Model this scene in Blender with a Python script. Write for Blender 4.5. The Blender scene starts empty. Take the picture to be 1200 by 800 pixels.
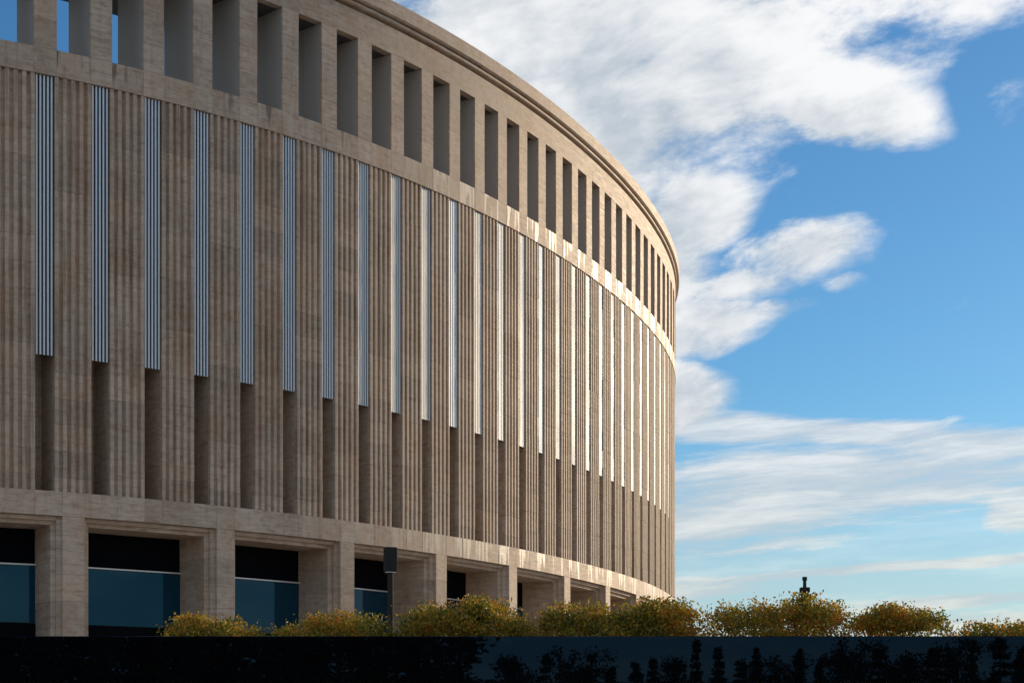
import bpy, bmesh, math, random
import numpy as np
from mathutils import Vector, Matrix, Quaternion

random.seed(7)
R = math.radians
scene = bpy.context.scene
col = scene.collection

# ---------------------------------------------------------------- camera
EYE = 1.6
cam_d = bpy.data.cameras.new('camera')
cam = bpy.data.objects.new('camera', cam_d)
col.objects.link(cam)
cam.location = (0, 0, EYE)
cam.rotation_euler = (R(90), 0, 0)
cam_d.sensor_width = 36
cam_d.lens = 63.0
cam_d.shift_y = 0.3828
cam_d.clip_start = 0.1
cam_d.clip_end = 9000
scene.camera = cam
FPX, HZ = 2100.0, 859.4            # focal length and horizon row, in photograph pixels

# ---------------------------------------------------------------- light
SUN_AZ, SUN_EL = R(42), R(12)
sd = Vector((math.sin(SUN_AZ) * math.cos(SUN_EL), math.cos(SUN_AZ) * math.cos(SUN_EL), math.sin(SUN_EL)))
sun_d = bpy.data.lights.new('sun', 'SUN')
sun_d.energy = 2.1          # veiled by thin cloud
sun_d.angle = R(4)
sun_d.color = (1.0, 0.76, 0.50)
sun = bpy.data.objects.new('sun', sun_d)
col.objects.link(sun)
sun.rotation_euler = sd.to_track_quat('Z', 'Y').to_euler()
sun.location = (60, 60, 60)

scene.view_settings.view_transform = 'Standard'
scene.view_settings.look = 'None'
scene.view_settings.gamma = 1.0
scene.view_settings.exposure = 0.68
scene.view_settings.use_curve_mapping = False


# ---------------------------------------------------------------- node helper
class NT:
    """tiny expression layer over a node tree"""
    def __init__(s, tree):
        s.t = tree
        for n in list(tree.nodes):
            tree.nodes.remove(n)

    def node(s, kind, **props):
        n = s.t.nodes.new(kind)
        for k, v in props.items():
            setattr(n, k, v)
        return n

    def put(s, sock, v):
        if isinstance(v, V):
            s.t.links.new(v.s, sock)
        elif isinstance(v, bpy.types.NodeSocket):
            s.t.links.new(v, sock)
        else:
            sock.default_value = v

    def m(s, op, a, b=None, c=None, clamp=False):
        n = s.node('ShaderNodeMath', operation=op, use_clamp=clamp)
        s.put(n.inputs[0], a)
        if b is not None: s.put(n.inputs[1], b)
        if c is not None: s.put(n.inputs[2], c)
        return V(s, n.outputs[0])

    def xyz(s, x, y, z):
        n = s.node('ShaderNodeCombineXYZ')
        s.put(n.inputs[0], x); s.put(n.inputs[1], y); s.put(n.inputs[2], z)
        return n.outputs[0]

    def sep(s, v):
        n = s.node('ShaderNodeSeparateXYZ'); s.put(n.inputs[0], v)
        return [V(s, o) for o in n.outputs]

    def noise(s, vec, scale=1.0, detail=4.0, rough=0.5, dist=0.0):
        n = s.node('ShaderNodeTexNoise')
        s.put(n.inputs['Vector'], vec)
        n.inputs['Scale'].default_value = scale
        n.inputs['Detail'].default_value = detail
        n.inputs['Roughness'].default_value = rough
        n.inputs['Distortion'].default_value = dist
        return V(s, n.outputs['Fac'])

    def smooth(s, v, lo, hi):
        n = s.node('ShaderNodeMapRange', interpolation_type='SMOOTHSTEP')
        s.put(n.inputs['Value'], v); s.put(n.inputs['From Min'], lo); s.put(n.inputs['From Max'], hi)
        return V(s, n.outputs['Result'])

    def mix(s, fac, a, b, blend='MIX'):
        n = s.node('ShaderNodeMix', data_type='RGBA', blend_type=blend)
        s.put(n.inputs[0], fac)
        for sock, v in ((n.inputs[6], a), (n.inputs[7], b)):
            if isinstance(v, tuple): v = v + (1,) if len(v) == 3 else v
            s.put(sock, v)
        return n.outputs[2]

    def ramp(s, fac, stops):
        n = s.node('ShaderNodeValToRGB')
        el = n.color_ramp.elements
        while len(el) < len(stops): el.new(0.5)
        for e, (p, c) in zip(el, stops):
            e.position = p; e.color = c + (1,)
        s.put(n.inputs[0], fac)
        return n.outputs[0]


class V:
    def __init__(s, nt, sock): s.nt, s.s = nt, sock
    def __add__(a, b): return a.nt.m('ADD', a, b)
    __radd__ = __add__
    def __sub__(a, b): return a.nt.m('SUBTRACT', a, b)
    def __rsub__(a, b): return a.nt.m('SUBTRACT', b, a)
    def __mul__(a, b): return a.nt.m('MULTIPLY', a, b)
    __rmul__ = __mul__
    def max(a, b): return a.nt.m('MAXIMUM', a, b)
    def min(a, b): return a.nt.m('MINIMUM', a, b)


# ---------------------------------------------------------------- world: clear evening sky with cumulus and streaks
world = bpy.data.worlds.new('World')
scene.world = world
world.use_nodes = True
w = NT(world.node_tree)
tc = w.node('ShaderNodeTexCoord')
dx, dy, dz = w.sep(tc.outputs['Generated'])
az = w.m('ARCTAN2', dx, dy)
el = w.m('ARCSINE', dz)
sky = w.node('ShaderNodeTexSky', sky_type='NISHITA')
sky.sun_disc = False
sky.sun_elevation = SUN_EL
sky.sun_rotation = SUN_AZ
sky.altitude = 0
sky.air_density = 1.0
sky.dust_density = 0.25
sky.ozone_density = 3.0


def sky_angle(px, py):
    a = math.atan((px - 600) / FPX)
    return a, math.atan((HZ - py) / FPX * math.cos(a))


def blobs(items, wx, wy):
    """1 inside, 0 on the rim, negative outside the union of some ellipses in azimuth and elevation"""
    vec = w.xyz(wx, wy, 0.0)
    f = None
    for px, py, rx, ry, rot, *thin in items:
        a0, e0 = sky_angle(px, py)
        mp = w.node('ShaderNodeMapping', vector_type='TEXTURE')
        mp.inputs['Location'].default_value = (a0, e0, 0)
        mp.inputs['Rotation'].default_value = (0, 0, R(rot))
        mp.inputs['Scale'].default_value = (rx / FPX, ry / FPX, 1)
        w.put(mp.inputs['Vector'], vec)
        d = w.node('ShaderNodeVectorMath', operation='DOT_PRODUCT')
        w.put(d.inputs[0], mp.outputs[0]); w.put(d.inputs[1], mp.outputs[0])
        q = V(w, d.outputs['Value'])
        if thin: q = q + thin[0]
        f = q if f is None else f.min(q)
    return (1.0 - f).max(-1.5)


# domain warp so that cloud outlines wander
w1 = w.noise(w.xyz(az * 1.0, el * 1.5, 0.0), 11.0, 2.0, 0.5)
w2 = w.noise(w.xyz(az * 1.0, el * 1.5, 3.7), 11.0, 2.0, 0.5)
wa = az + (w1 - 0.5) * 0.035
we = el + (w2 - 0.5) * 0.022
cu_vec = w.xyz(wa, we * 2.1 - wa * 0.35, 1.3)
fbm = w.noise(cu_vec, 15.0, 8.0, 0.63)
fbm_lit = w.noise(w.xyz(wa + 0.014, we * 2.1 - wa * 0.35 + 0.020, 1.3), 15.0, 3.0, 0.5)
big = w.noise(w.xyz(az, el * 1.4, 8.0), 5.0, 2.0, 0.5)
sa, se = az + (w1 - 0.5) * 0.020, el + (w2 - 0.5) * 0.007
wa = wa + (fbm - 0.5) * 0.030
we = we + (fbm_lit - 0.5) * 0.020
cumulus = blobs([
    (800, 75, 290, 125, 3), (690, 10, 330, 210, 0), (680, 120, 150, 120, -15, -.35), (880, -70, 420, 110, 0), (1080, -45, 260, 78, 6),
    (1035, 128, 80, 34, -12), (980, 120, 110, 55, -6),
    (812, 252, 80, 52, 0), (770, 330, 80, 95, 0), (935, 300, 100, 36, 10), (860, 338, 90, 26, 8),
    (800, 382, 125, 30, 6), (885, 366, 90, 16, 9, .5), (992, 334, 40, 13, 6, .8), (1113, 353, 26, 8, 22, .85), (1165, 120, 60, 40, 30, 1.1), (1115, 498, 30, 9, 5, .9),
    (806, 458, 75, 42, -10), (640, 300, 120, 200, 0)], wa, we)
st_vec = w.xyz(sa * 1.0, se * 7.5 - sa * 0.5, 5.0)
stn = w.noise(st_vec, 9.0, 7.0, 0.64)
streaks = blobs([
    (850, 502, 170, 22, -5), (1010, 508, 170, 18, -3), (1150, 520, 170, 22, -2), (1010, 562, 330, 52, 3),
    (850, 606, 200, 54, 3), (1190, 590, 45, 34, 20), (1000, 668, 420, 8, 3.5), (830, 688, 160, 16, 0),
    (1030, 738, 480, 26, 1), (1150, 700, 220, 12, 3)], sa, se)
# the same kind of weather all round, cumulus cover raised to add ambient light
elsewhere_c = (w.noise(tc.outputs['Generated'], 3.1, 2.0, 0.5) - 0.50) * 4.0
elsewhere_s = (w.noise(w.xyz(az * 1.0, el * 6.0, 2.0), 2.2, 2.0, 0.5) - 0.52) * 3.5
infr = w.smooth(az, -0.45, -0.30) * (1.0 - w.smooth(az, 0.30, 0.45)) * (1.0 - w.smooth(el, 0.40, 0.60))
cumulus = cumulus.max(elsewhere_c - infr * 4.0)
streaks = streaks.max(elsewhere_s - infr * 4.0)
d_c = w.smooth(cumulus.max(-0.9) * 1.38 + (fbm - 0.5) * 4.3, -0.30, 1.1)
d_s = w.smooth(streaks * 1.35 + (stn - 0.5) * 4.2, -0.45, 1.25) * 0.80
d_s = d_s.max((1.0 - w.smooth(el, 0.0, 0.19)) * 0.74)       # thin veil along the horizon
lit = w.smooth((fbm - fbm_lit) * 1.6 + (fbm - 0.5) * 0.7 + (big - 0.5) * 2.2, -0.75, 0.50)
low = 1.0 - w.smooth(el, 0.03, 0.22)                        # low clouds are seen through more air: creamier
CL = 6.8
white = w.mix(low, (0.90 * CL, 0.90 * CL, 0.90 * CL), (0.80 * CL, 0.74 * CL, 0.645 * CL))
shade = w.mix(low, (0.46 * CL, 0.52 * CL, 0.58 * CL), (0.40 * CL, 0.48 * CL, 0.55 * CL))
ccol = w.mix(lit, shade, white)
scol = w.mix(w.smooth(stn, 0.42, 0.70), w.mix(0.25, shade, white), white)
hs = w.node('ShaderNodeHueSaturation')
hs.inputs['Saturation'].default_value = 1.08
hs.inputs['Value'].default_value = 1.0
w.put(hs.inputs['Color'], sky.outputs[0])
skyc = w.mix(1.0, hs.outputs[0], (0.425, 0.64, 0.76), 'MULTIPLY')
c1 = w.mix(d_s, skyc, scol)
c2 = w.mix(d_c * 0.96, c1, ccol)
bg = w.node('ShaderNodeBackground')
bg.inputs['Strength'].default_value = 0.10
w.put(bg.inputs['Color'], c2)
world.cycles.sampling_method = 'MANUAL'
world.cycles.sample_map_resolution = 512
wo = w.node('ShaderNodeOutputWorld')
w.t.links.new(bg.outputs[0], wo.inputs[0])


# ---------------------------------------------------------------- materials
def new_mat(name):
    m = bpy.data.materials.new(name)
    m.use_nodes = True
    t = NT(m.node_tree)
    b = t.node('ShaderNodeBsdfPrincipled')
    o = t.node('ShaderNodeOutputMaterial')
    t.t.links.new(b.outputs[0], o.inputs[0])
    return m, t, b


def bump(t, b, h, strength=0.3, dist=0.02):
    n = t.node('ShaderNodeBump')
    n.inputs['Strength'].default_value = strength
    n.inputs['Distance'].default_value = dist
    t.put(n.inputs['Height'], h)
    t.t.links.new(n.outputs[0], b.inputs['Normal'])


def stone_mat(name, drip_top=None, vamt=1.0, drip_glint_len=0.9, drip_glint_thr=0.56, streak=0.5, brown=0.0, dark=1.0):
    m, t, b = new_mat(name)
    g = t.node('ShaderNodeNewGeometry')
    oi = t.node('ShaderNodeObjectInfo')
    x, y, z = t.sep(g.outputs['Position'])
    rnd = V(t, oi.outputs['Random'])
    off = rnd * 37.0
    vein = t.noise(t.xyz(x * 0.7 + off, y * 0.7, z * 6.5), 1.6, 5.0, 0.6, 0.4)
    vein = (vein - 0.5) * vamt + 0.5
    cloud = t.noise(t.xyz(x, y, z), 0.55, 3.0, 0.6)
    tint = t.noise(t.xyz(x, y, z * 0.35 + 9.0), 0.9, 3.0, 0.55)
    run = t.noise(t.xyz(x * 3.2, y * 3.2, z * 0.16), 1.5, 3.0, 0.6)
    c = t.ramp(vein, [(0.25, (0.30, 0.212, 0.150)), (0.45, (0.46, 0.358, 0.272)), (0.62, (0.53, 0.425, 0.33)), (0.8, (0.63, 0.53, 0.43))])
    c = t.mix(t.smooth(tint, 0.42, 0.70) * 0.55, c, (0.42, 0.27, 0.17))
    mot = t.noise(t.xyz(x * 1.0, y * 1.0, z * 1.5), 3.4, 3.0, 0.65)
    c = t.mix(t.smooth(mot, 0.50, 0.72) * 0.55, c, (0.30, 0.195, 0.128))
    c = t.mix(t.smooth(mot, 0.50, 0.30) * 0.35, c, (0.60, 0.51, 0.41))
    c = t.mix(t.smooth(cloud, 0.45, 0.75) * 0.35, c, (0.50, 0.42, 0.33))
    c = t.mix(t.smooth(run, 0.52, 0.72) * streak, c, (0.20, 0.135, 0.088))
    bright = 0.88 + rnd * 0.24
    n = t.node('ShaderNodeVectorMath', operation='SCALE')
    t.put(n.inputs[0], c); t.put(n.inputs['Scale'], bright * dark)
    c = n.outputs[0]
    rough = 0.62 + (vein - 0.5) * 0.4
    if drip_top is not None:
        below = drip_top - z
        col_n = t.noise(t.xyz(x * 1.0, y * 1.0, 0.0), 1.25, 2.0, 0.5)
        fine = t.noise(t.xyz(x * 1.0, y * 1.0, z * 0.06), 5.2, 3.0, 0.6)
        # brown water marks below the openings
        if brown:
            bm_ = t.smooth(fine, 0.50, 0.66) * (1.0 - t.smooth(below, 0.25, 1.0)) * t.smooth(col_n, 0.36, 0.55)
            c = t.mix(bm_ * brown, c, (0.13, 0.085, 0.055))
        # wet runs, their sky glint painted in pale, only towards the far end
        ln = (t.smooth(fine, 0.40, 0.68) * 1.25 + (col_n - 0.5) * 1.1) * drip_glint_len
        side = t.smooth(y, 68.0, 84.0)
        drip_glint = t.smooth(ln - below, 0.0, 0.05) * t.smooth(fine * 0.6 + col_n * 0.6, drip_glint_thr, drip_glint_thr + 0.06) * side
        c = t.mix(drip_glint * 0.85, c, (0.78, 0.72, 0.60))
        rough = rough * (1.0 - drip_glint * 0.38)
    t.put(b.inputs['Base Color'], c)
    t.put(b.inputs['Roughness'], rough)
    b.inputs['Specular IOR Level'].default_value = 0.28
    grain = t.noise(t.xyz(x * 2.0, y * 2.0, z * 7.0), 1.5, 2.0, 0.6)
    bump(t, b, grain, 0.30, 0.015)
    return m


Z0 = 1.9                      # level of the terrace the building stands on
F0, FS, F1 = EYE + 8.34, EYE + 13.0, EYE + 22.6     # foot of the flutes, foot of the slats, head of the flutes
O0, O1 = EYE + 23.5, EYE + 27.4                     # upper openings
ZL, ZR = EYE + 28.45, EYE + 29.42                   # top of the lintel, roof line
ZB = EYE + 7.5                                      # underside of the ground floor beam

M = {}
M['flute'] = stone_mat('fluted_travertine', vamt=0.8, streak=0.62)
M['core'] = stone_mat('pier_travertine', streak=0.35, dark=0.92)
M['beam'] = stone_mat('beam_travertine', F0, drip_glint_len=0.95, drip_glint_thr=0.60, streak=0.25)
M['band'] = stone_mat('band_travertine', O0, drip_glint_len=1.5, drip_glint_thr=0.53, streak=0.25, brown=0.9)
M['band_dry'] = stone_mat('dry_band_travertine', streak=0.3)
M['stone'] = stone_mat('smooth_travertine', streak=0.18)


def simple(name, colr, rough=0.5, metal=0.0, var=0.25, scale=3.0, ior=1.5, bmp=0.0):
    m, t, b = new_mat(name)
    g = t.node('ShaderNodeNewGeometry')
    n = t.noise(g.outputs['Position'], scale, 6.0, 0.6)
    lo = tuple(k * (1 - var) for k in colr); hi = tuple(min(1, k * (1 + var)) for k in colr)
    t.put(b.inputs['Base Color'], t.mix(n, lo, hi))
    t.put(b.inputs['Roughness'], (n - 0.5) * (rough * 0.5) + rough)
    b.inputs['Metallic'].default_value = metal
    b.inputs['IOR'].default_value = ior
    if bmp: bump(t, b, n, bmp, 0.02)
    return m


M['reveal'] = simple('grey_reveal_panel', (0.39, 0.355, 0.315), 0.6, 0.0, 0.10, 0.9)
M['soffit'] = simple('shade_soffit', (0.07, 0.065, 0.06), 0.7, 0.0, 0.15, 0.6)  # colour kept dark to deepen the shade under the gallery roof
M['alu'] = simple('brushed_aluminium', (0.60, 0.635, 0.66), 0.52, 1.0, 0.06, 0.3)
M['rail'] = simple('dark_rail', (0.05, 0.05, 0.055), 0.5, 0.3)
M['dark'] = simple('dark_infill', (0.004, 0.005, 0.007), 0.5, 0.0, ior=1.08)
M['transom'] = simple('light_metal', (0.62, 0.62, 0.62), 0.35, 0.4, 0.08)
M['lampmetal'] = simple('lamp_metal', (0.03, 0.028, 0.027), 0.7, 0.0, ior=1.15)
M['roof'] = simple('roof_gravel', (0.25, 0.24, 0.23), 0.9, 0, 0.3, 2.0)
M['paving'] = simple('pale_bounce_paving', (0.42, 0.37, 0.31), 0.8, 0, 0.15, 1.2)  # unseen terrace surface, made pale to bounce light onto the facade
M['ground'] = simple('paving_ground', (0.16, 0.15, 0.14), 0.85, 0, 0.3, 0.8)
M['plinth'] = simple('brown_granite', (0.035, 0.018, 0.014), 0.5, 0, 0.5, 12.0)
M['bark'] = simple('shrub_bark', (0.075, 0.055, 0.04), 0.9, 0, 0.4, 20.0)


def glass_mat():
    m, t, b = new_mat('blue_mirror_glass')
    g = t.node('ShaderNodeNewGeometry')
    n = t.noise(g.outputs['Position'], 0.8, 3.0, 0.5)
    t.put(b.inputs['Base Color'], t.mix(n, (0.005, 0.028, 0.05), (0.008, 0.04, 0.068)))
    b.inputs['Roughness'].default_value = 0.04
    b.inputs['IOR'].default_value = 1.5
    b.inputs['Specular Tint'].default_value = (0.16, 0.58, 0.92, 1)
    bump(t, b, n, 0.02, 0.02)
    return m


M['glass'] = glass_mat()


def granite_mat():
    m, t, b = new_mat('polished_black_granite')
    g = t.node('ShaderNodeNewGeometry')
    n = t.noise(g.outputs['Position'], 60.0, 3.0, 0.6)
    t.put(b.inputs['Base Color'], t.mix(n, (0.001, 0.001, 0.0012), (0.004, 0.004, 0.005)))
    b.inputs['Roughness'].default_value = 0.008
    b.inputs['IOR'].default_value = 1.40
    b.inputs['Specular Tint'].default_value = (0.22, 0.55, 1.0, 1)
    return m


M['granite'] = granite_mat()


def leaf_mat(name, stops, trans=0.45):
    m, t, b = new_mat(name)
    g = t.node('ShaderNodeNewGeometry')
    rnd = V(t, g.outputs['Random Per Island'])
    patch = t.noise(g.outputs['Position'], 1.9, 3.0, 0.5)
    c = t.ramp((rnd - 0.5) * 0.75 + (patch - 0.5) * 1.5 + 0.5, stops)
    t.put(b.inputs['Base Color'], c)
    b.inputs['Roughness'].default_value = 0.5
    tr = t.node('ShaderNodeBsdfTranslucent')
    t.put(tr.inputs[0], c)
    ms = t.node('ShaderNodeMixShader')
    ms.inputs[0].default_value = trans
    t.t.links.new(b.outputs[0], ms.inputs[1]); t.t.links.new(tr.outputs[0], ms.inputs[2])
    o = [n for n in t.t.nodes if n.type == 'OUTPUT_MATERIAL'][0]
    t.t.links.new(ms.outputs[0], o.inputs[0])
    return m


M['leaf'] = leaf_mat('autumn_leaf', [(0.05, (0.06, 0.08, 0.012)), (0.41, (0.22, 0.21, 0.02)), (0.64, (0.46, 0.30, 0.027)), (0.98, (0.48, 0.14, 0.015))], 0.55)
M['needle'] = leaf_mat('conifer_leaf', [(0.0, (0.02, 0.035, 0.012)), (1.0, (0.05, 0.07, 0.022))], 0.15)


# ---------------------------------------------------------------- object helpers
WORLD = {}


def tag(o, label=None, cat=None, group=None, kind=None):
    if label: o['label'] = label
    if cat: o['category'] = cat
    if group: o['group'] = group
    if kind: o['kind'] = kind
    return o


def link(o, world=None, parent=None):
    """place by world matrix, keeping a table of world matrices for parenting"""
    col.objects.link(o)
    wm = world if world is not None else Matrix.Identity(4)
    WORLD[o.name] = wm
    if parent is not None:
        o.parent = parent
        o.matrix_basis = WORLD[parent.name].inverted() @ wm
    else:
        o.matrix_basis = wm
    return o


def put(name, me, world=None, parent=None, mat=None):
    if mat is not None and not me.materials:
        me.materials.append(M[mat])
    return link(bpy.data.objects.new(name, me), world, parent)


def empty(name, world):
    return link(bpy.data.objects.new(name, None), world)


def mesh(name, verts, faces, mat=None, smooth=False):
    me = bpy.data.meshes.new(name)
    me.from_pydata([tuple(v) for v in verts], [], faces)
    me.validate()
    bm = bmesh.new(); bm.from_mesh(me)
    bmesh.ops.recalc_face_normals(bm, faces=bm.faces)
    bm.to_mesh(me); bm.free()
    if mat: me.materials.append(M[mat])
    if smooth: me.polygons.foreach_set('use_smooth', [True] * len(me.polygons))
    return me


def prism(name, poly, z0, z1, mat=None, bevel=0.0):
    n = len(poly)
    v = [(x, y, z0) for x, y in poly] + [(x, y, z1) for x, y in poly]
    f = [(i, (i + 1) % n, n + (i + 1) % n, n + i) for i in range(n)] + [tuple(range(n))[::-1], tuple(range(n, 2 * n))]
    me = mesh(name, v, f, mat)
    if bevel:
        bm = bmesh.new(); bm.from_mesh(me)
        bmesh.ops.bevel(bm, geom=list(bm.edges), offset=bevel, segments=1, affect='EDGES')
        bm.to_mesh(me); bm.free()
    return me


def box(name, x0, x1, y0, y1, z0, z1, mat=None, bevel=0.0):
    return prism(name, [(x0, y0), (x1, y0), (x1, y1), (x0, y1)], z0, z1, mat, bevel)


# ---------------------------------------------------------------- the plan curve of the facade
P = 2.0                                   # bay pitch, metres
_X0, _Y0, _P0, _K1, _K2, _K3 = -8.0093, 30.73818, 1.01241, -1.82132, 1.78967, -0.81979
_N = 20
SMIN, SMAX = -7.0, 40.0


def heading(s):
    u = s / 28.0
    if u < 0:
        return _P0 + _K1 * u
    if u > 1.09:
        d = u - 1.09
        return heading(28.0 * 1.09) + (_K1 + 2 * _K2 * 1.09 + 3 * _K3 * 1.09 ** 2) * d
    return _P0 + _K1 * u + _K2 * u * u + _K3 * u ** 3


_tab = {0: (_X0, _Y0)}
x_, y_ = _X0, _Y0
for k in range(0, int((SMAX + 2) * _N)):
    h_ = heading((k + 0.5) / _N); x_ += math.sin(h_) / _N; y_ += math.cos(h_) / _N
    _tab[k + 1] = (x_, y_)
x_, y_ = _X0, _Y0
for k in range(0, int((SMIN - 2) * _N), -1):
    h_ = heading((k - 0.5) / _N); x_ -= math.sin(h_) / _N; y_ -= math.cos(h_) / _N
    _tab[k - 1] = (x_, y_)


def plan(s, out=0.0):
    q = s * _N; k = math.floor(q); f = q - k
    a, b = _tab[k], _tab[k + 1]
    h = heading(s)
    return ((a[0] + (b[0] - a[0]) * f) * P + out * math.cos(h), (a[1] + (b[1] - a[1]) * f) * P - out * math.sin(h))


def frame(s, z=0.0, out=0.0):
    """local X along the facade, local Y into the building, Z up"""
    x, y = plan(s, out)
    return Matrix.Translation((x, y, z)) @ Matrix.Rotation(math.pi / 2 - heading(s), 4, 'Z')


def sweep(name, prof, s0, s1, step, mat, closed=True):
    """prof: list of (inward depth, z); swept along the facade"""
    n = max(1, int(round((s1 - s0) / step)))
    v, f, m = [], [], len(prof)
    for k in range(n + 1):
        s = s0 + (s1 - s0) * k / n
        for d, z in prof:
            x, y = plan(s, -d); v.append((x, y, z))
    rng = m if closed else m - 1
    for k in range(n):
        for j in range(rng):
            a, b = k * m + j, k * m + (j + 1) % m
            f.append((a, b, b + m, a + m))
    if closed:
        f.append(tuple(range(m))); f.append(tuple(range(n * m, n * m + m))[::-1])
    return mesh(name, v, f, mat)


# ---------------------------------------------------------------- ground and terrace
me = mesh('ground', [(-4000, -4000, 0), (4000, -4000, 0), (4000, 4000, 0), (-4000, 4000, 0)], [(0, 1, 2, 3)], 'ground')
tag(put('ground', me), kind='structure')
WALL_Y = 20.0
WALL_TOP = EYE + (HZ - 745.0) / FPX * WALL_Y
me = box('terrace', -160, 160, WALL_Y + 0.36, 330, 0.01, Z0, 'paving')
tag(put('terrace', me), kind='structure')

# ---------------------------------------------------------------- the stadium
bx, by = plan(14)
B = empty('stadium_building', Matrix.Translation((bx, by, Z0)))
tag(B, 'curved beige travertine arena facade with fluted piers, metal slats and open top gallery', 'building')

# flute profile of one panel, 1.3 m wide: five ridges and four hollows
PW = 1.306
RW, GD = 0.140, 0.140
prof = []
x = -PW / 2
for k in range(5):
    prof += [(x, 0.008), (x + 0.018, 0.0), (x + RW - 0.018, 0.0), (x + RW, 0.008)]
    if k < 4:
        g0 = x + RW; gw = (PW - 5 * RW) / 4
        prof += [(g0 + gw * 0.10, GD * 0.62), (g0 + gw * 0.30, GD * 0.96), (g0 + gw * 0.70, GD * 0.96), (g0 + gw * 0.90, GD * 0.62)]
        x = g0 + gw
poly = prof + [(PW / 2, 0.18), (-PW / 2, 0.18)]


def unit_stone(name, mat):
    return prism(name, poly, 0.0, 1.0, mat)


flute_me = unit_stone('fluted_stone', 'flute')
core_me = box('fluted_panel', -PW / 2 + 0.004, PW / 2 - 0.004, 0.172, 1.4, 0.0, F1 - F0, 'core')
rng = random.Random(3)
HP = F1 - F0
for i in range(-7, 38):
    s = i + 0.5
    W = frame(s, F0)
    courses = []
    z = 0.0
    hh = rng.uniform(0.45, 0.92)
    while z < HP - 0.01:
        z1 = min(HP, z + hh)
        if HP - z1 < 0.3: z1 = HP
        courses.append((z, z1)); z = z1; hh = 0.90 + rng.uniform(-0.03, 0.03)
    pn = put('fluted_panel', core_me, W, B)
    if -1 <= i <= 16:
        for a, b in courses:
            put('stone', flute_me, W @ Matrix.Translation((rng.uniform(-.003, .003), rng.uniform(-.003, .003), a + 0.0035)) @ Matrix.Diagonal((1, 1, b - a - 0.007, 1)), pn)
    else:
        v, f = [], []
        np_ = len(poly)
        for a, b in courses:
            o = len(v); jy = rng.uniform(-.006, .006)
            v += [(x, y + jy, a + .003) for x, y in poly] + [(x, y + jy, b - .003) for x, y in poly]
            f += [(o + q, o + (q + 1) % np_, o + np_ + (q + 1) % np_, o + np_ + q) for q in range(np_)]
            f += [tuple(range(o, o + np_))[::-1], tuple(range(o + np_, o + 2 * np_))]
        fl = put('fluted_facing', mesh('fluted_facing', v, f, 'flute'), W, pn)
        fl['kind'] = 'stuff'

# wall at the back of the recesses, and the shell behind it
put('recess_wall', sweep('recess_wall', [(1.395, F0 - 0.4), (1.395, F1 + 0.2), (1.7, F1 + 0.2), (1.7, F0 - 0.4)], SMIN, SMAX - 2, 0.5, 'core'), None, B).matrix_basis = Matrix.Translation((-bx, -by, -Z0))
def put_w(name, me, mat=None, parent=None):
    return put(name, me, Matrix.Identity(4), parent or B, mat)
put_w('roof_deck', sweep('roof_deck', [(1.2, O0 - 0.5), (1.2, O0 - 0.06), (11.0, O0 - 0.06), (11.0, O0 - 0.5)], SMIN, SMAX - 2, 0.5, 'roof'))
put_w('inner_wall', sweep('inner_wall', [(10.4, Z0), (10.4, O0 - 0.55), (10.9, O0 - 0.55), (10.9, Z0)], SMIN, SMAX - 2, 0.5, 'core'))

# slats in front of each recess
sw = 0.077
slat_poly = [(-sw / 2, 0.11), (-sw / 2, 0.022), (-sw / 2 + 0.012, 0.006), (-0.012, 0.0), (0.012, 0.0), (sw / 2 - 0.012, 0.006), (sw / 2, 0.022), (sw / 2, 0.11)]
slat_me = prism('slat', slat_poly, FS, F1 - 0.02, 'alu')
rv, rf = [], []
for zc in np.linspace(FS + 0.6, F1 - 0.6, 6):
    o = len(rv)
    for zz in (zc - 0.05, zc + 0.05):
        rv += [(-0.345, 0.125, zz), (0.345, 0.125, zz), (0.345, 0.20, zz), (-0.345, 0.20, zz)]
    rf += [(o, o + 1, o + 5, o + 4), (o + 1, o + 2, o + 6, o + 5), (o + 2, o + 3, o + 7, o + 6), (o + 3, o, o + 4, o + 7), (o, o + 1, o + 2, o + 3), (o + 4, o + 5, o + 6, o + 7)]
rail_me = mesh('slat_rail', rv, rf, 'rail')
for i in range(-3, 34):
    W = frame(i, 0.0, -0.045)
    sr = put('slat_rail', rail_me, W, B)
    for k in range(5):
        put('slat', slat_me, W @ Matrix.Translation(((k - 2) * 0.132 - 0.012, rng.uniform(-.002, .002), 0)) @ Matrix.Rotation(R(rng.uniform(-1.2, 1.2)), 4, 'Z'), sr)


# beam above the ground floor: core plus stones
put_w('ground_floor_beam', sweep('ground_floor_beam', [(0.10, ZB + 0.012), (0.10, F0 - 0.012), (1.6, F0 - 0.012), (1.6, ZB + 0.012)], SMIN, SMAX - 2, 0.5, 'core'))
gfb = bpy.data.objects['ground_floor_beam']


def arc_stone(name, s0, s1, d0, d1, z0, z1, mat, parent, jit=0.004):
    g = 0.0012
    j = rng.uniform(-jit, jit)
    me = sweep(name, [(d0 + j, z0), (d0 + j, z1), (d1, z1), (d1, z0)], s0 + g, s1 - g, 1.0, mat)
    # an origin on the stone itself
    x, y = plan((s0 + s1) / 2)
    me.transform(Matrix.Translation((-x, -y, -z0)))
    return put(name, me, Matrix.Translation((x, y, z0)), parent)


FRONT = -0.035          # beam faces stand a little proud of the flutes
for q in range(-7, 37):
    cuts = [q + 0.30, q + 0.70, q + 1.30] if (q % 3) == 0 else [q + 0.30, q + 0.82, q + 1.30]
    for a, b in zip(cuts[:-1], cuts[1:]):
        arc_stone('stone', a, b, FRONT, 0.115, ZB + 0.004, F0 - 0.002, 'beam', gfb)

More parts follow.
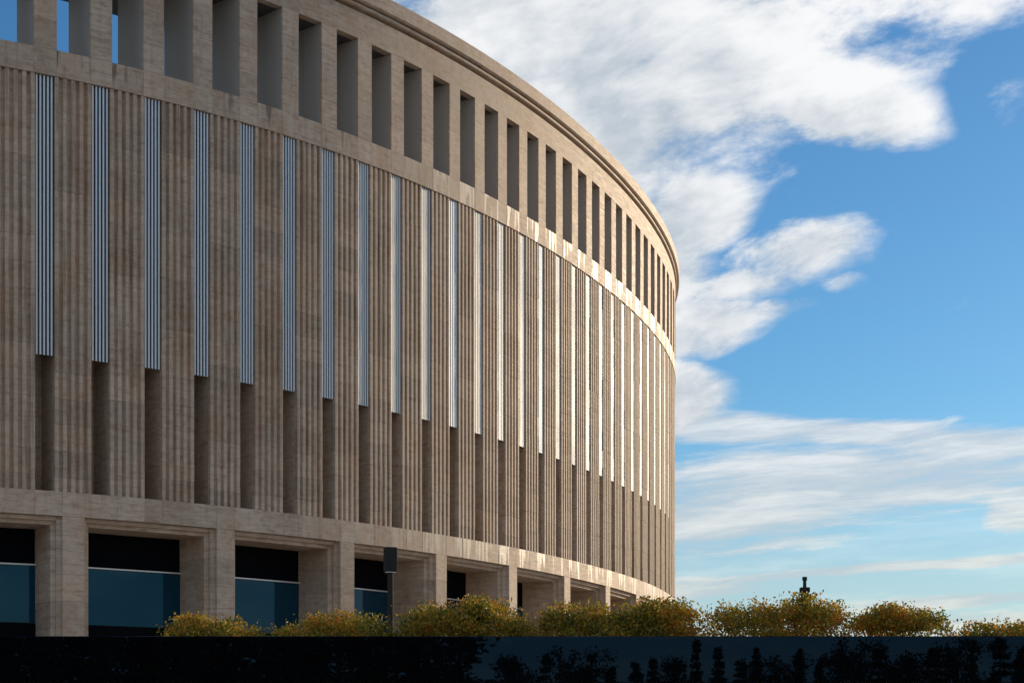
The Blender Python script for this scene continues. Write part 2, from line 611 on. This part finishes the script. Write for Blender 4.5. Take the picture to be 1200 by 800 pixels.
# stepped heads of the ground floor openings
put_w('opening_head', sweep('opening_head', [(0.20, ZB - 0.14), (0.20, ZB + 0.002), (1.2, ZB + 0.002), (2.3, ZB + 0.002), (2.3, ZB - 0.28), (0.40, ZB - 0.28), (0.40, ZB - 0.14)], SMIN, SMAX - 2, 0.25, 'stone'))

# pillars every three bays, with stepped jambs
pil_poly = [(-0.40, 0.0), (0.40, 0.0), (0.40, 0.20), (0.54, 0.20), (0.54, 0.40), (0.68, 0.40), (0.68, 2.05), (-0.68, 2.05), (-0.68, 0.40), (-0.54, 0.40), (-0.54, 0.20), (-0.40, 0.20)]
ins = 0.02
pil_core = [(x - math.copysign(ins, x), min(2.04, y + ins)) for x, y in pil_poly]
core_p = prism('pillar', pil_core, 0.0, ZB - 0.30 - Z0, 'core')
unit_p = prism('stone', [(x, y) for x, y in pil_poly], 0.0, 1.0, 'stone')
bmx = bmesh.new(); bmx.from_mesh(unit_p)
vert_e = [e for e in bmx.edges if abs(e.verts[0].co.z - e.verts[1].co.z) > 0.5 and e.verts[0].co.y < 0.5]
bmesh.ops.bevel(bmx, geom=vert_e, offset=0.022, segments=1, affect='EDGES'); bmx.to_mesh(unit_p); bmx.free()
cap_poly = [(-0.40, 0.0), (0.40, 0.0), (0.40, 0.20), (-0.40, 0.20)]
for i in range(-6, 37, 3):
    s = i + 0.5
    W = frame(s, Z0, -FRONT)
    pl = put('pillar', core_p, W, B)
    z = 0.0; top = ZB - Z0
    hs_ = [0.62] + [0.915] * 8
    for h in hs_:
        z1 = min(top, z + h)
        if top - z1 < 0.25: z1 = top
        put('stone', unit_p, W @ Matrix.Translation((0, rng.uniform(-.003, .003), z + 0.004)) @ Matrix.Diagonal((1, 1, z1 - z - 0.008, 1)), pl)
        z = z1
        if z >= top - 0.01: break

# glazing between the pillars
for i in range(-6, 34, 3):
    sa, sb = i + 0.5, i + 3.5
    mid = i + 2.0
    W = frame(mid, 0.0)
    wd = box('window', -2.72, 2.72, 2.06, 2.20, EYE + 6.0, ZB - 0.25, 'dark')  # opaque near-black stands in for the unlit interior above the transom
    wo_ = put('window', wd, W, B)
    put('pane', box('pane', -2.72, 2.72, 2.03, 2.10, EYE + 3.92, EYE + 5.92, 'glass'), W, wo_)
    put('transom', box('transom', -2.72, 2.72, 1.93, 2.12, EYE + 5.93, EYE + 5.99, 'transom', 0.008), W, wo_)
    put('sill_panel', box('sill_panel', -2.72, 2.72, 1.98, 2.15, Z0, EYE + 3.90, 'dark'), W, wo_)

# band under the upper openings
put_w('upper_band', sweep('upper_band', [(0.10, F1 + 0.012), (0.10, O0 - 0.012), (2.02, O0 - 0.012), (2.02, F1 + 0.012)], SMIN, SMAX - 2, 0.5, 'core'))
ub = bpy.data.objects['upper_band']
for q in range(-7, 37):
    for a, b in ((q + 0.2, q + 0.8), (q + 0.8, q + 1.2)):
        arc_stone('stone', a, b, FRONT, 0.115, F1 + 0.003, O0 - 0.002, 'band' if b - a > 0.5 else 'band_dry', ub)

# posts of the open gallery: a front and a rear layer
post_f = box('gallery_post', -0.396, 0.396, 0.06, 1.03, O0 - 0.005, O1 + 0.02, 'reveal')
post_r = box('rear_post', -0.375, 0.375, 1.06, 2.05, O0 - 0.005, O1 + 0.02, 'reveal')
ph = (O1 - O0) / 4
st_post = box('stone', -0.40, 0.40, 0.0, 0.09, 0.0, 1.0, 'stone')
for i in range(-7, 37):
    W = frame(i, 0.0, -FRONT)
    po = put('gallery_post', post_f, W, B)
    put('rear_post', post_r, W, po)
    for k in range(4):
        put('stone', st_post, W @ Matrix.Translation((0, rng.uniform(-.003, .003), O0 + k * ph + 0.003)) @ Matrix.Diagonal((1, 1, ph - 0.006, 1)), po)

# lintel, bead and cornice
put_w('lintel', sweep('lintel', [(FRONT, O1), (FRONT, ZL), (2.05, ZL), (2.05, O1)], SMIN, SMAX - 2, 0.25, 'stone'))
put_w('gallery_roof', sweep('gallery_roof', [(0.30, O1 - 0.02), (0.30, O1 + 0.30), (5.0, O1 + 0.30), (5.0, O1 - 0.02)], SMIN, SMAX - 2, 0.5, 'soffit'))  # extra depth added behind the posts to darken the opening tops
put_w('cornice', sweep('cornice', [
    (0.16, ZL + 0.002), (0.16, ZL + 0.13), (-0.10, ZL + 0.15), (-0.135, ZL + 0.19), (-0.135, ZL + 0.27), (-0.10, ZL + 0.29),
    (0.02, ZL + 0.30), (0.02, ZL + 0.34), (-0.21, ZL + 0.35), (-0.27, ZL + 0.40), (-0.27, ZR - 0.03), (-0.24, ZR), (2.05, ZR), (2.05, ZL + 0.002)], SMIN, SMAX - 2, 0.2, 'stone'))

# small dark speck in a gallery opening
fl = box('dark_speck', -0.05, 0.05, -0.06, 0.06, 0, 0.12, 'lampmetal', 0.015)
put('dark_speck', fl, frame(1.2, EYE + 25.25, -1.2) @ Matrix.Rotation(R(25), 4, 'Y'), bpy.data.objects['gallery_post'])

# ---------------------------------------------------------------- polished wall in front
wl = box('granite_wall', -60, 60, 0, 0.34, 2.17, WALL_TOP, 'granite', 0.006)
wall = put('granite_wall', wl, Matrix.Translation((0, WALL_Y, 0)))
tag(wall, 'long low polished black stone wall in front of the shrubs', 'wall')
put('plinth', box('plinth', -60, 60, -0.05, 0.34, 0.0, 2.165, 'plinth', 0.006), Matrix.Translation((0, WALL_Y, 0)), wall)


# ---------------------------------------------------------------- shrubs
def tube(v, f, pts, r0, r1, n=5):
    o = len(v)
    for k, p in enumerate(pts):
        r = r0 + (r1 - r0) * k / (len(pts) - 1)
        for j in range(n):
            a = 2 * math.pi * j / n
            v.append((p[0] + r * math.cos(a), p[1] + r * math.sin(a), p[2]))
    for k in range(len(pts) - 1):
        for j in range(n):
            a, b = o + k * n + j, o + k * n + (j + 1) % n
            f.append((a, b, b + n, a + n))


def leaf_mesh(name, pts, dirs, sizes, rg, mat):
    """one bent four-sided leaf per point, joined into one mesh"""
    d = dirs / (np.linalg.norm(dirs, axis=1, keepdims=True) + 1e-9)
    side = np.cross(d, rg.normal(size=d.shape)); side /= (np.linalg.norm(side, axis=1, keepdims=True) + 1e-9)
    nrm = np.cross(d, side); s = sizes[:, None]
    mid = pts + d * s * .5 + nrm * s * .08
    v = np.stack([pts, mid + side * s * .3, pts + d * s, mid - side * s * .3], 1).reshape(-1, 3)
    n = len(pts)
    me = bpy.data.meshes.new(name)
    me.vertices.add(4 * n); me.vertices.foreach_set('co', v.ravel())
    me.loops.add(4 * n); me.loops.foreach_set('vertex_index', np.arange(4 * n))
    me.polygons.add(n); me.polygons.foreach_set('loop_start', np.arange(0, 4 * n, 4)); me.polygons.foreach_set('loop_total', np.full(n, 4))
    me.update(); me.validate()
    me.materials.append(M[mat])
    return me


def shrub(px0, px1, ptop, dist, label, seed, dens=1.0, thin_base=0.0, sprouts=10):
    rg = np.random.default_rng(seed)
    x0 = (px0 - 600) / FPX * dist; x1 = (px1 - 600) / FPX * dist
    top = EYE + (HZ - ptop) / FPX * dist
    cx, rx = (x0 + x1) / 2, (x1 - x0) / 2 * 1.02
    base = Z0
    h = top - base
    root = empty('shrub', Matrix.Translation((cx, dist, base)))
    tag(root, label, 'shrub', 'autumn shrubs behind the black wall')
    # stems
    v, f = [], []
    tips = []
    for k in range(16):
        a = rg.uniform(0, 2 * math.pi); rr = rg.uniform(.2, .95)
        tx, ty, tz = rx * .85 * rr * math.cos(a), .62 * rr * math.sin(a), h * rg.uniform(.7, .95)
        pts = [(tx * q * .5 + .05 * rg.normal() * (q > 0), ty * q * .6, tz * q) if q < .5 else (tx * (q * 1.5 - .5) + .02 * rg.normal(), ty * q, tz * q) for q in np.linspace(0, 1, 6)]
        tube(v, f, pts, .016, .004)
        for q in (2, 3, 4):
            b0 = np.array(pts[q]); d = rg.normal(size=3) * np.array([.22, .18, .10]) + np.array([0, 0, .12])
            tube(v, f, [tuple(b0), tuple(b0 + d * .5), tuple(b0 + d)], .006, .002, 4)
    put('stem', mesh('stem', v, f, 'bark'), WORLD[root.name].copy(), root)
    # foliage: many overlapping clumps inside a lumpy flat-topped crown
    ww = max(.5, rx / .9)
    nc = int(260 * ww)
    n = int(28000 * dens * ww)
    cl = []
    lump = rg.uniform(0, 6.28, 3)
    while len(cl) < nc:
        ux, uy, uz = rg.uniform(-1, 1), rg.uniform(-1, 1), rg.uniform(0.40, 1)
        e = abs(ux) ** 4.5 + abs(uy) ** 2.6
        if e > 1: continue
        hmax = (1 - e) ** .16 * (.92 + .035 * math.sin(ux * 5 + lump[0]) + .045 * math.sin(ux * 13 + lump[1]) + .02 * rg.normal())
        if uz > hmax: continue
        if uz < .78 and rg.uniform() < thin_base: continue
        cl.append((ux * rx * .95, uy * .8, uz * h))
    cl = np.array(cl)
    idx = rg.integers(0, nc, n)
    pts = cl[idx] + rg.normal(size=(n, 3)) * np.array([.085, .085, .05])
    pts = pts[pts[:, 2] < h * 1.0]
    dirs = rg.normal(size=(len(pts), 3)) + np.array([0, 0, .6])
    sz = rg.uniform(.026, .058, len(pts))
    ep, ed, es = [], [], []
    for k in range(sprouts):
        ux = rg.uniform(-.9, .9)
        b0 = np.array([ux * rx, rg.uniform(-.4, .4), h * (.90 - .3 * abs(ux) ** 3)])
        d = np.array([rg.normal() * .25, rg.normal() * .2, 1.0]); L = rg.uniform(.08, .19)
        for q in np.linspace(.0, 1, 9):
            ep.append(b0 + d * L * q + rg.normal(size=3) * .014); ed.append(rg.normal(size=3)); es.append(rg.uniform(.022, .042))
    pts = np.vstack([pts, np.array(ep)]); dirs = np.vstack([dirs, np.array(ed)]); sz = np.concatenate([sz, np.array(es)])
    put('foliage', leaf_mesh('foliage', pts, dirs, sz, rg, 'leaf'), WORLD[root.name].copy(), root)
    return root


shrub(176, 314, 721, 22.6, 'low yellow-green shrub in front of the second glazed opening pillar', 11, 1.1)
shrub(320, 468, 716, 22.7, 'low amber shrub at the foot of the square-headed lamp post', 12, 1.1)
shrub(466, 632, 700, 22.8, 'orange-tinged shrub with loose sprouts between the lamp post and the far arches', 13, 1.1, 0, 22)
shrub(622, 826, 700, 22.9, 'broad olive shrub in front of the far end of the building', 14, 1.05, .1, 18)
shrub(820, 1004, 697, 23.0, 'tallest olive and gold shrub, with a capped post behind it', 15, .62, .62, 26)
shrub(996, 1106, 708, 23.2, 'small sparse shrub with sky showing between its stems', 16, .62, .82, 16)
shrub(1100, 1260, 726, 22.9, 'low rusty shrub beside the small sparse one', 17, 1.0, 0, 14)
shrub(1262, 1420, 716, 22.8, 'gold shrub at the end of the row', 18, 1.0)

# ---------------------------------------------------------------- lamp post
LD = 42.0
lx = (457.5 - 600) / FPX * LD
ztop = EYE + (HZ - 641) / FPX * LD
zbox = EYE + (HZ - 669.5) / FPX * LD
LW = Matrix.Translation((lx, LD, Z0)) @ Matrix.Rotation(R(24), 4, 'Z')
lp = empty('lamp_post', LW)
tag(lp, 'dark lamp post with a tall box-shaped head in front of the arena', 'lamp post')
v, f = [], []
tube(v, f, [(0, 0, 0.3), (0, 0, zbox - Z0 + 0.05)], .075, .068, 16)
put('pole', mesh('pole', v, f, 'lampmetal', True), LW, lp)
v, f = [], []
tube(v, f, [(0, 0, 0), (0, 0, .02), (0, 0, .05), (0, 0, .3)], .13, .065, 16)
put('base', mesh('base', v, f, 'lampmetal', True), LW, lp)
hd = put('lamp_head', box('lamp_head', -.14, .14, -.10, .10, zbox - Z0, ztop - Z0, 'lampmetal', .012), LW, lp)
put('diffuser', box('diffuser', -.11, .11, -.075, .075, zbox - Z0 - .022, zbox - Z0 - .003, 'transom', .004), LW, hd)
put('side_panel', box('side_panel', .1405, .146, -.085, .085, zbox - Z0 + .03, ztop - Z0 - .03, 'lampmetal', .002), LW, hd)

# capped post behind the tallest shrub
CD = 44.0
cxp = (943 - 600) / FPX * CD
def zz(py): return EYE + (HZ - py) / FPX * CD - Z0
CW = Matrix.Translation((cxp, CD, Z0))
cp = empty('capped_post', CW)
tag(cp, 'slim dark post with a stepped cap rising behind the tallest shrub', 'post')
put('shaft', box('shaft', -.085, .085, -.085, .085, 0, zz(694), 'lampmetal', .01), CW, cp)
hd = put('collar', box('collar', -.115, .115, -.115, .115, zz(694), zz(688), 'lampmetal', .012), CW, cp)
v, f = [], []
z0_, z1_, z2_ = zz(688), zz(680), zz(675.5)
tube(v, f, [(0, 0, z0_ - .01), (0, 0, z1_)], .045, .04, 12)
put('spindle', mesh('spindle', v, f, 'lampmetal', True), CW, cp)
put('cap', prism('cap', [(.062 * math.cos(a), .062 * math.sin(a)) for a in np.linspace(0, 2 * math.pi, 13)[:-1]], z1_, z2_, 'lampmetal', .01), CW, cp)


# ---------------------------------------------------------------- trees of the park behind the viewer (mirrored in the wall)
def conifer(name, h, r, seed):
    rg = np.random.default_rng(seed)
    v, f = [], []
    tube(v, f, [(0, 0, 0), (0, 0, h * .5), (0, 0, h * .97)], h * .022, .01, 8)
    tr = mesh('trunk', v, f, 'bark')
    pts, dirs, sz = [], [], []
    zc = h * .10
    while zc < h * .98:
        t = 1 - (zc / h)
        rr = r * (t ** .8) * rg.uniform(.75, 1.1) + .06
        nb = int(5 + 9 * t)
        for b in range(nb):
            a = rg.uniform(0, 6.28)
            L = rr * rg.uniform(.7, 1.1)
            for q in np.arange(.15, 1.0, .09):
                for k in range(2):
                    pts.append(np.array([math.cos(a) * L * q, math.sin(a) * L * q, zc - .12 * L * q * q * 2]) + rg.normal(size=3) * .05)
                    dirs.append(np.array([math.cos(a), math.sin(a), -.1]) + rg.normal(size=3) * .7)
                    sz.append(rg.uniform(.14, .26))
        zc += rg.uniform(.16, .30) * (1 + h / 16)
    return tr, leaf_mesh('crown', np.array(pts), np.array(dirs), np.array(sz), rg, 'needle')


def broadleaf(h, r, seed):
    rg = np.random.default_rng(seed)
    v, f = [], []
    tube(v, f, [(0, 0, 0), (.05, 0, h * .4), (0, .05, h * .8)], h * .02, .015, 8)
    pts, dirs, sz = [], [], []
    cl = [np.array([rg.normal() * r * .42, rg.normal() * r * .42, h * rg.uniform(.38, .93)]) for _ in range(34)]
    for c in cl:
        tube(v, f, [(0, 0, max(.3, c[2] - .7)), tuple(c * np.array([.5, .5, 1]) - np.array([0, 0, .25])), tuple(c)], .03, .008, 4)
        k = 70
        pts.append(c + rg.normal(size=(k, 3)) * np.array([.22, .22, .17])); dirs.append(rg.normal(size=(k, 3))); sz.append(rg.uniform(.12, .24, k))
    return mesh('trunk', v, f, 'bark'), leaf_mesh('crown', np.vstack(pts), np.vstack(dirs), np.concatenate(sz), rg, 'needle')


kinds = [conifer('a', 6.0, 1.15, 31), conifer('b', 6.0, 1.5, 32), conifer('c', 6.0, 0.85, 33)] + [broadleaf(6.0, 1.5, 41), broadleaf(6.0, 1.1, 42), broadleaf(6.0, 2.0, 43)]
rt = random.Random(5)
VD = 80.0
spots = []
for px, py in [(598, 757), (640, 764), (668, 756), (690, 768), (716, 778), (745, 774), (765, 770), (790, 759), (816, 748), (842, 757), (868, 772), (886, 757),
               (910, 762), (936, 757), (960, 770), (985, 752), (1008, 744), (1030, 758), (1050, 764), (1072, 752), (1095, 757), (1118, 742), (1140, 748), (1172, 745), (1196, 756), (1225, 748), (1250, 752)]:
    spots.append((px, py))
for k in range(26):
    spots.append((-60 + k * 24 + rt.uniform(-4, 4), 700 + rt.uniform(-14, 14)))
for px, py in spots:
    d = VD + rt.uniform(-4, 4)
    x = (px - 600) / FPX * d
    h = EYE + (HZ - py) / FPX * d
    ki = rt.randrange(6)
    tr, cr = kinds[ki]
    wdt = rt.uniform(.7, 1.15)
    S = Matrix.Diagonal((h / 6 * wdt, h / 6 * wdt, h / 6, 1)) if py > 730 else Matrix.Diagonal((1.7, 1.7, h / 6, 1))
    W = Matrix.Translation((x, 2 * WALL_Y - d, 0)) @ Matrix.Rotation(rt.uniform(0, 6.28), 4, 'Z')
    t_ = empty('conifer_tree' if ki < 3 else 'broadleaf_tree', W)
    tall = py < 730
    if ki < 3:
        tag(t_, 'tall dark conifer mirrored in the black end of the polished wall' if tall else 'pointed conifer silhouette mirrored in the blue sheen of the wall', 'tree',
            'tall conifers mirrored in the wall' if tall else 'small conifers mirrored in the wall')
    else:
        tag(t_, 'tall leafy tree mirrored in the black end of the polished wall' if tall else 'loose round-crowned tree mirrored in the blue sheen of the wall', 'tree',
            'tall leafy trees mirrored in the wall' if tall else 'small leafy trees mirrored in the wall')
    put('trunk', tr, W @ S, t_)
    put('crown', cr, W @ S, t_)
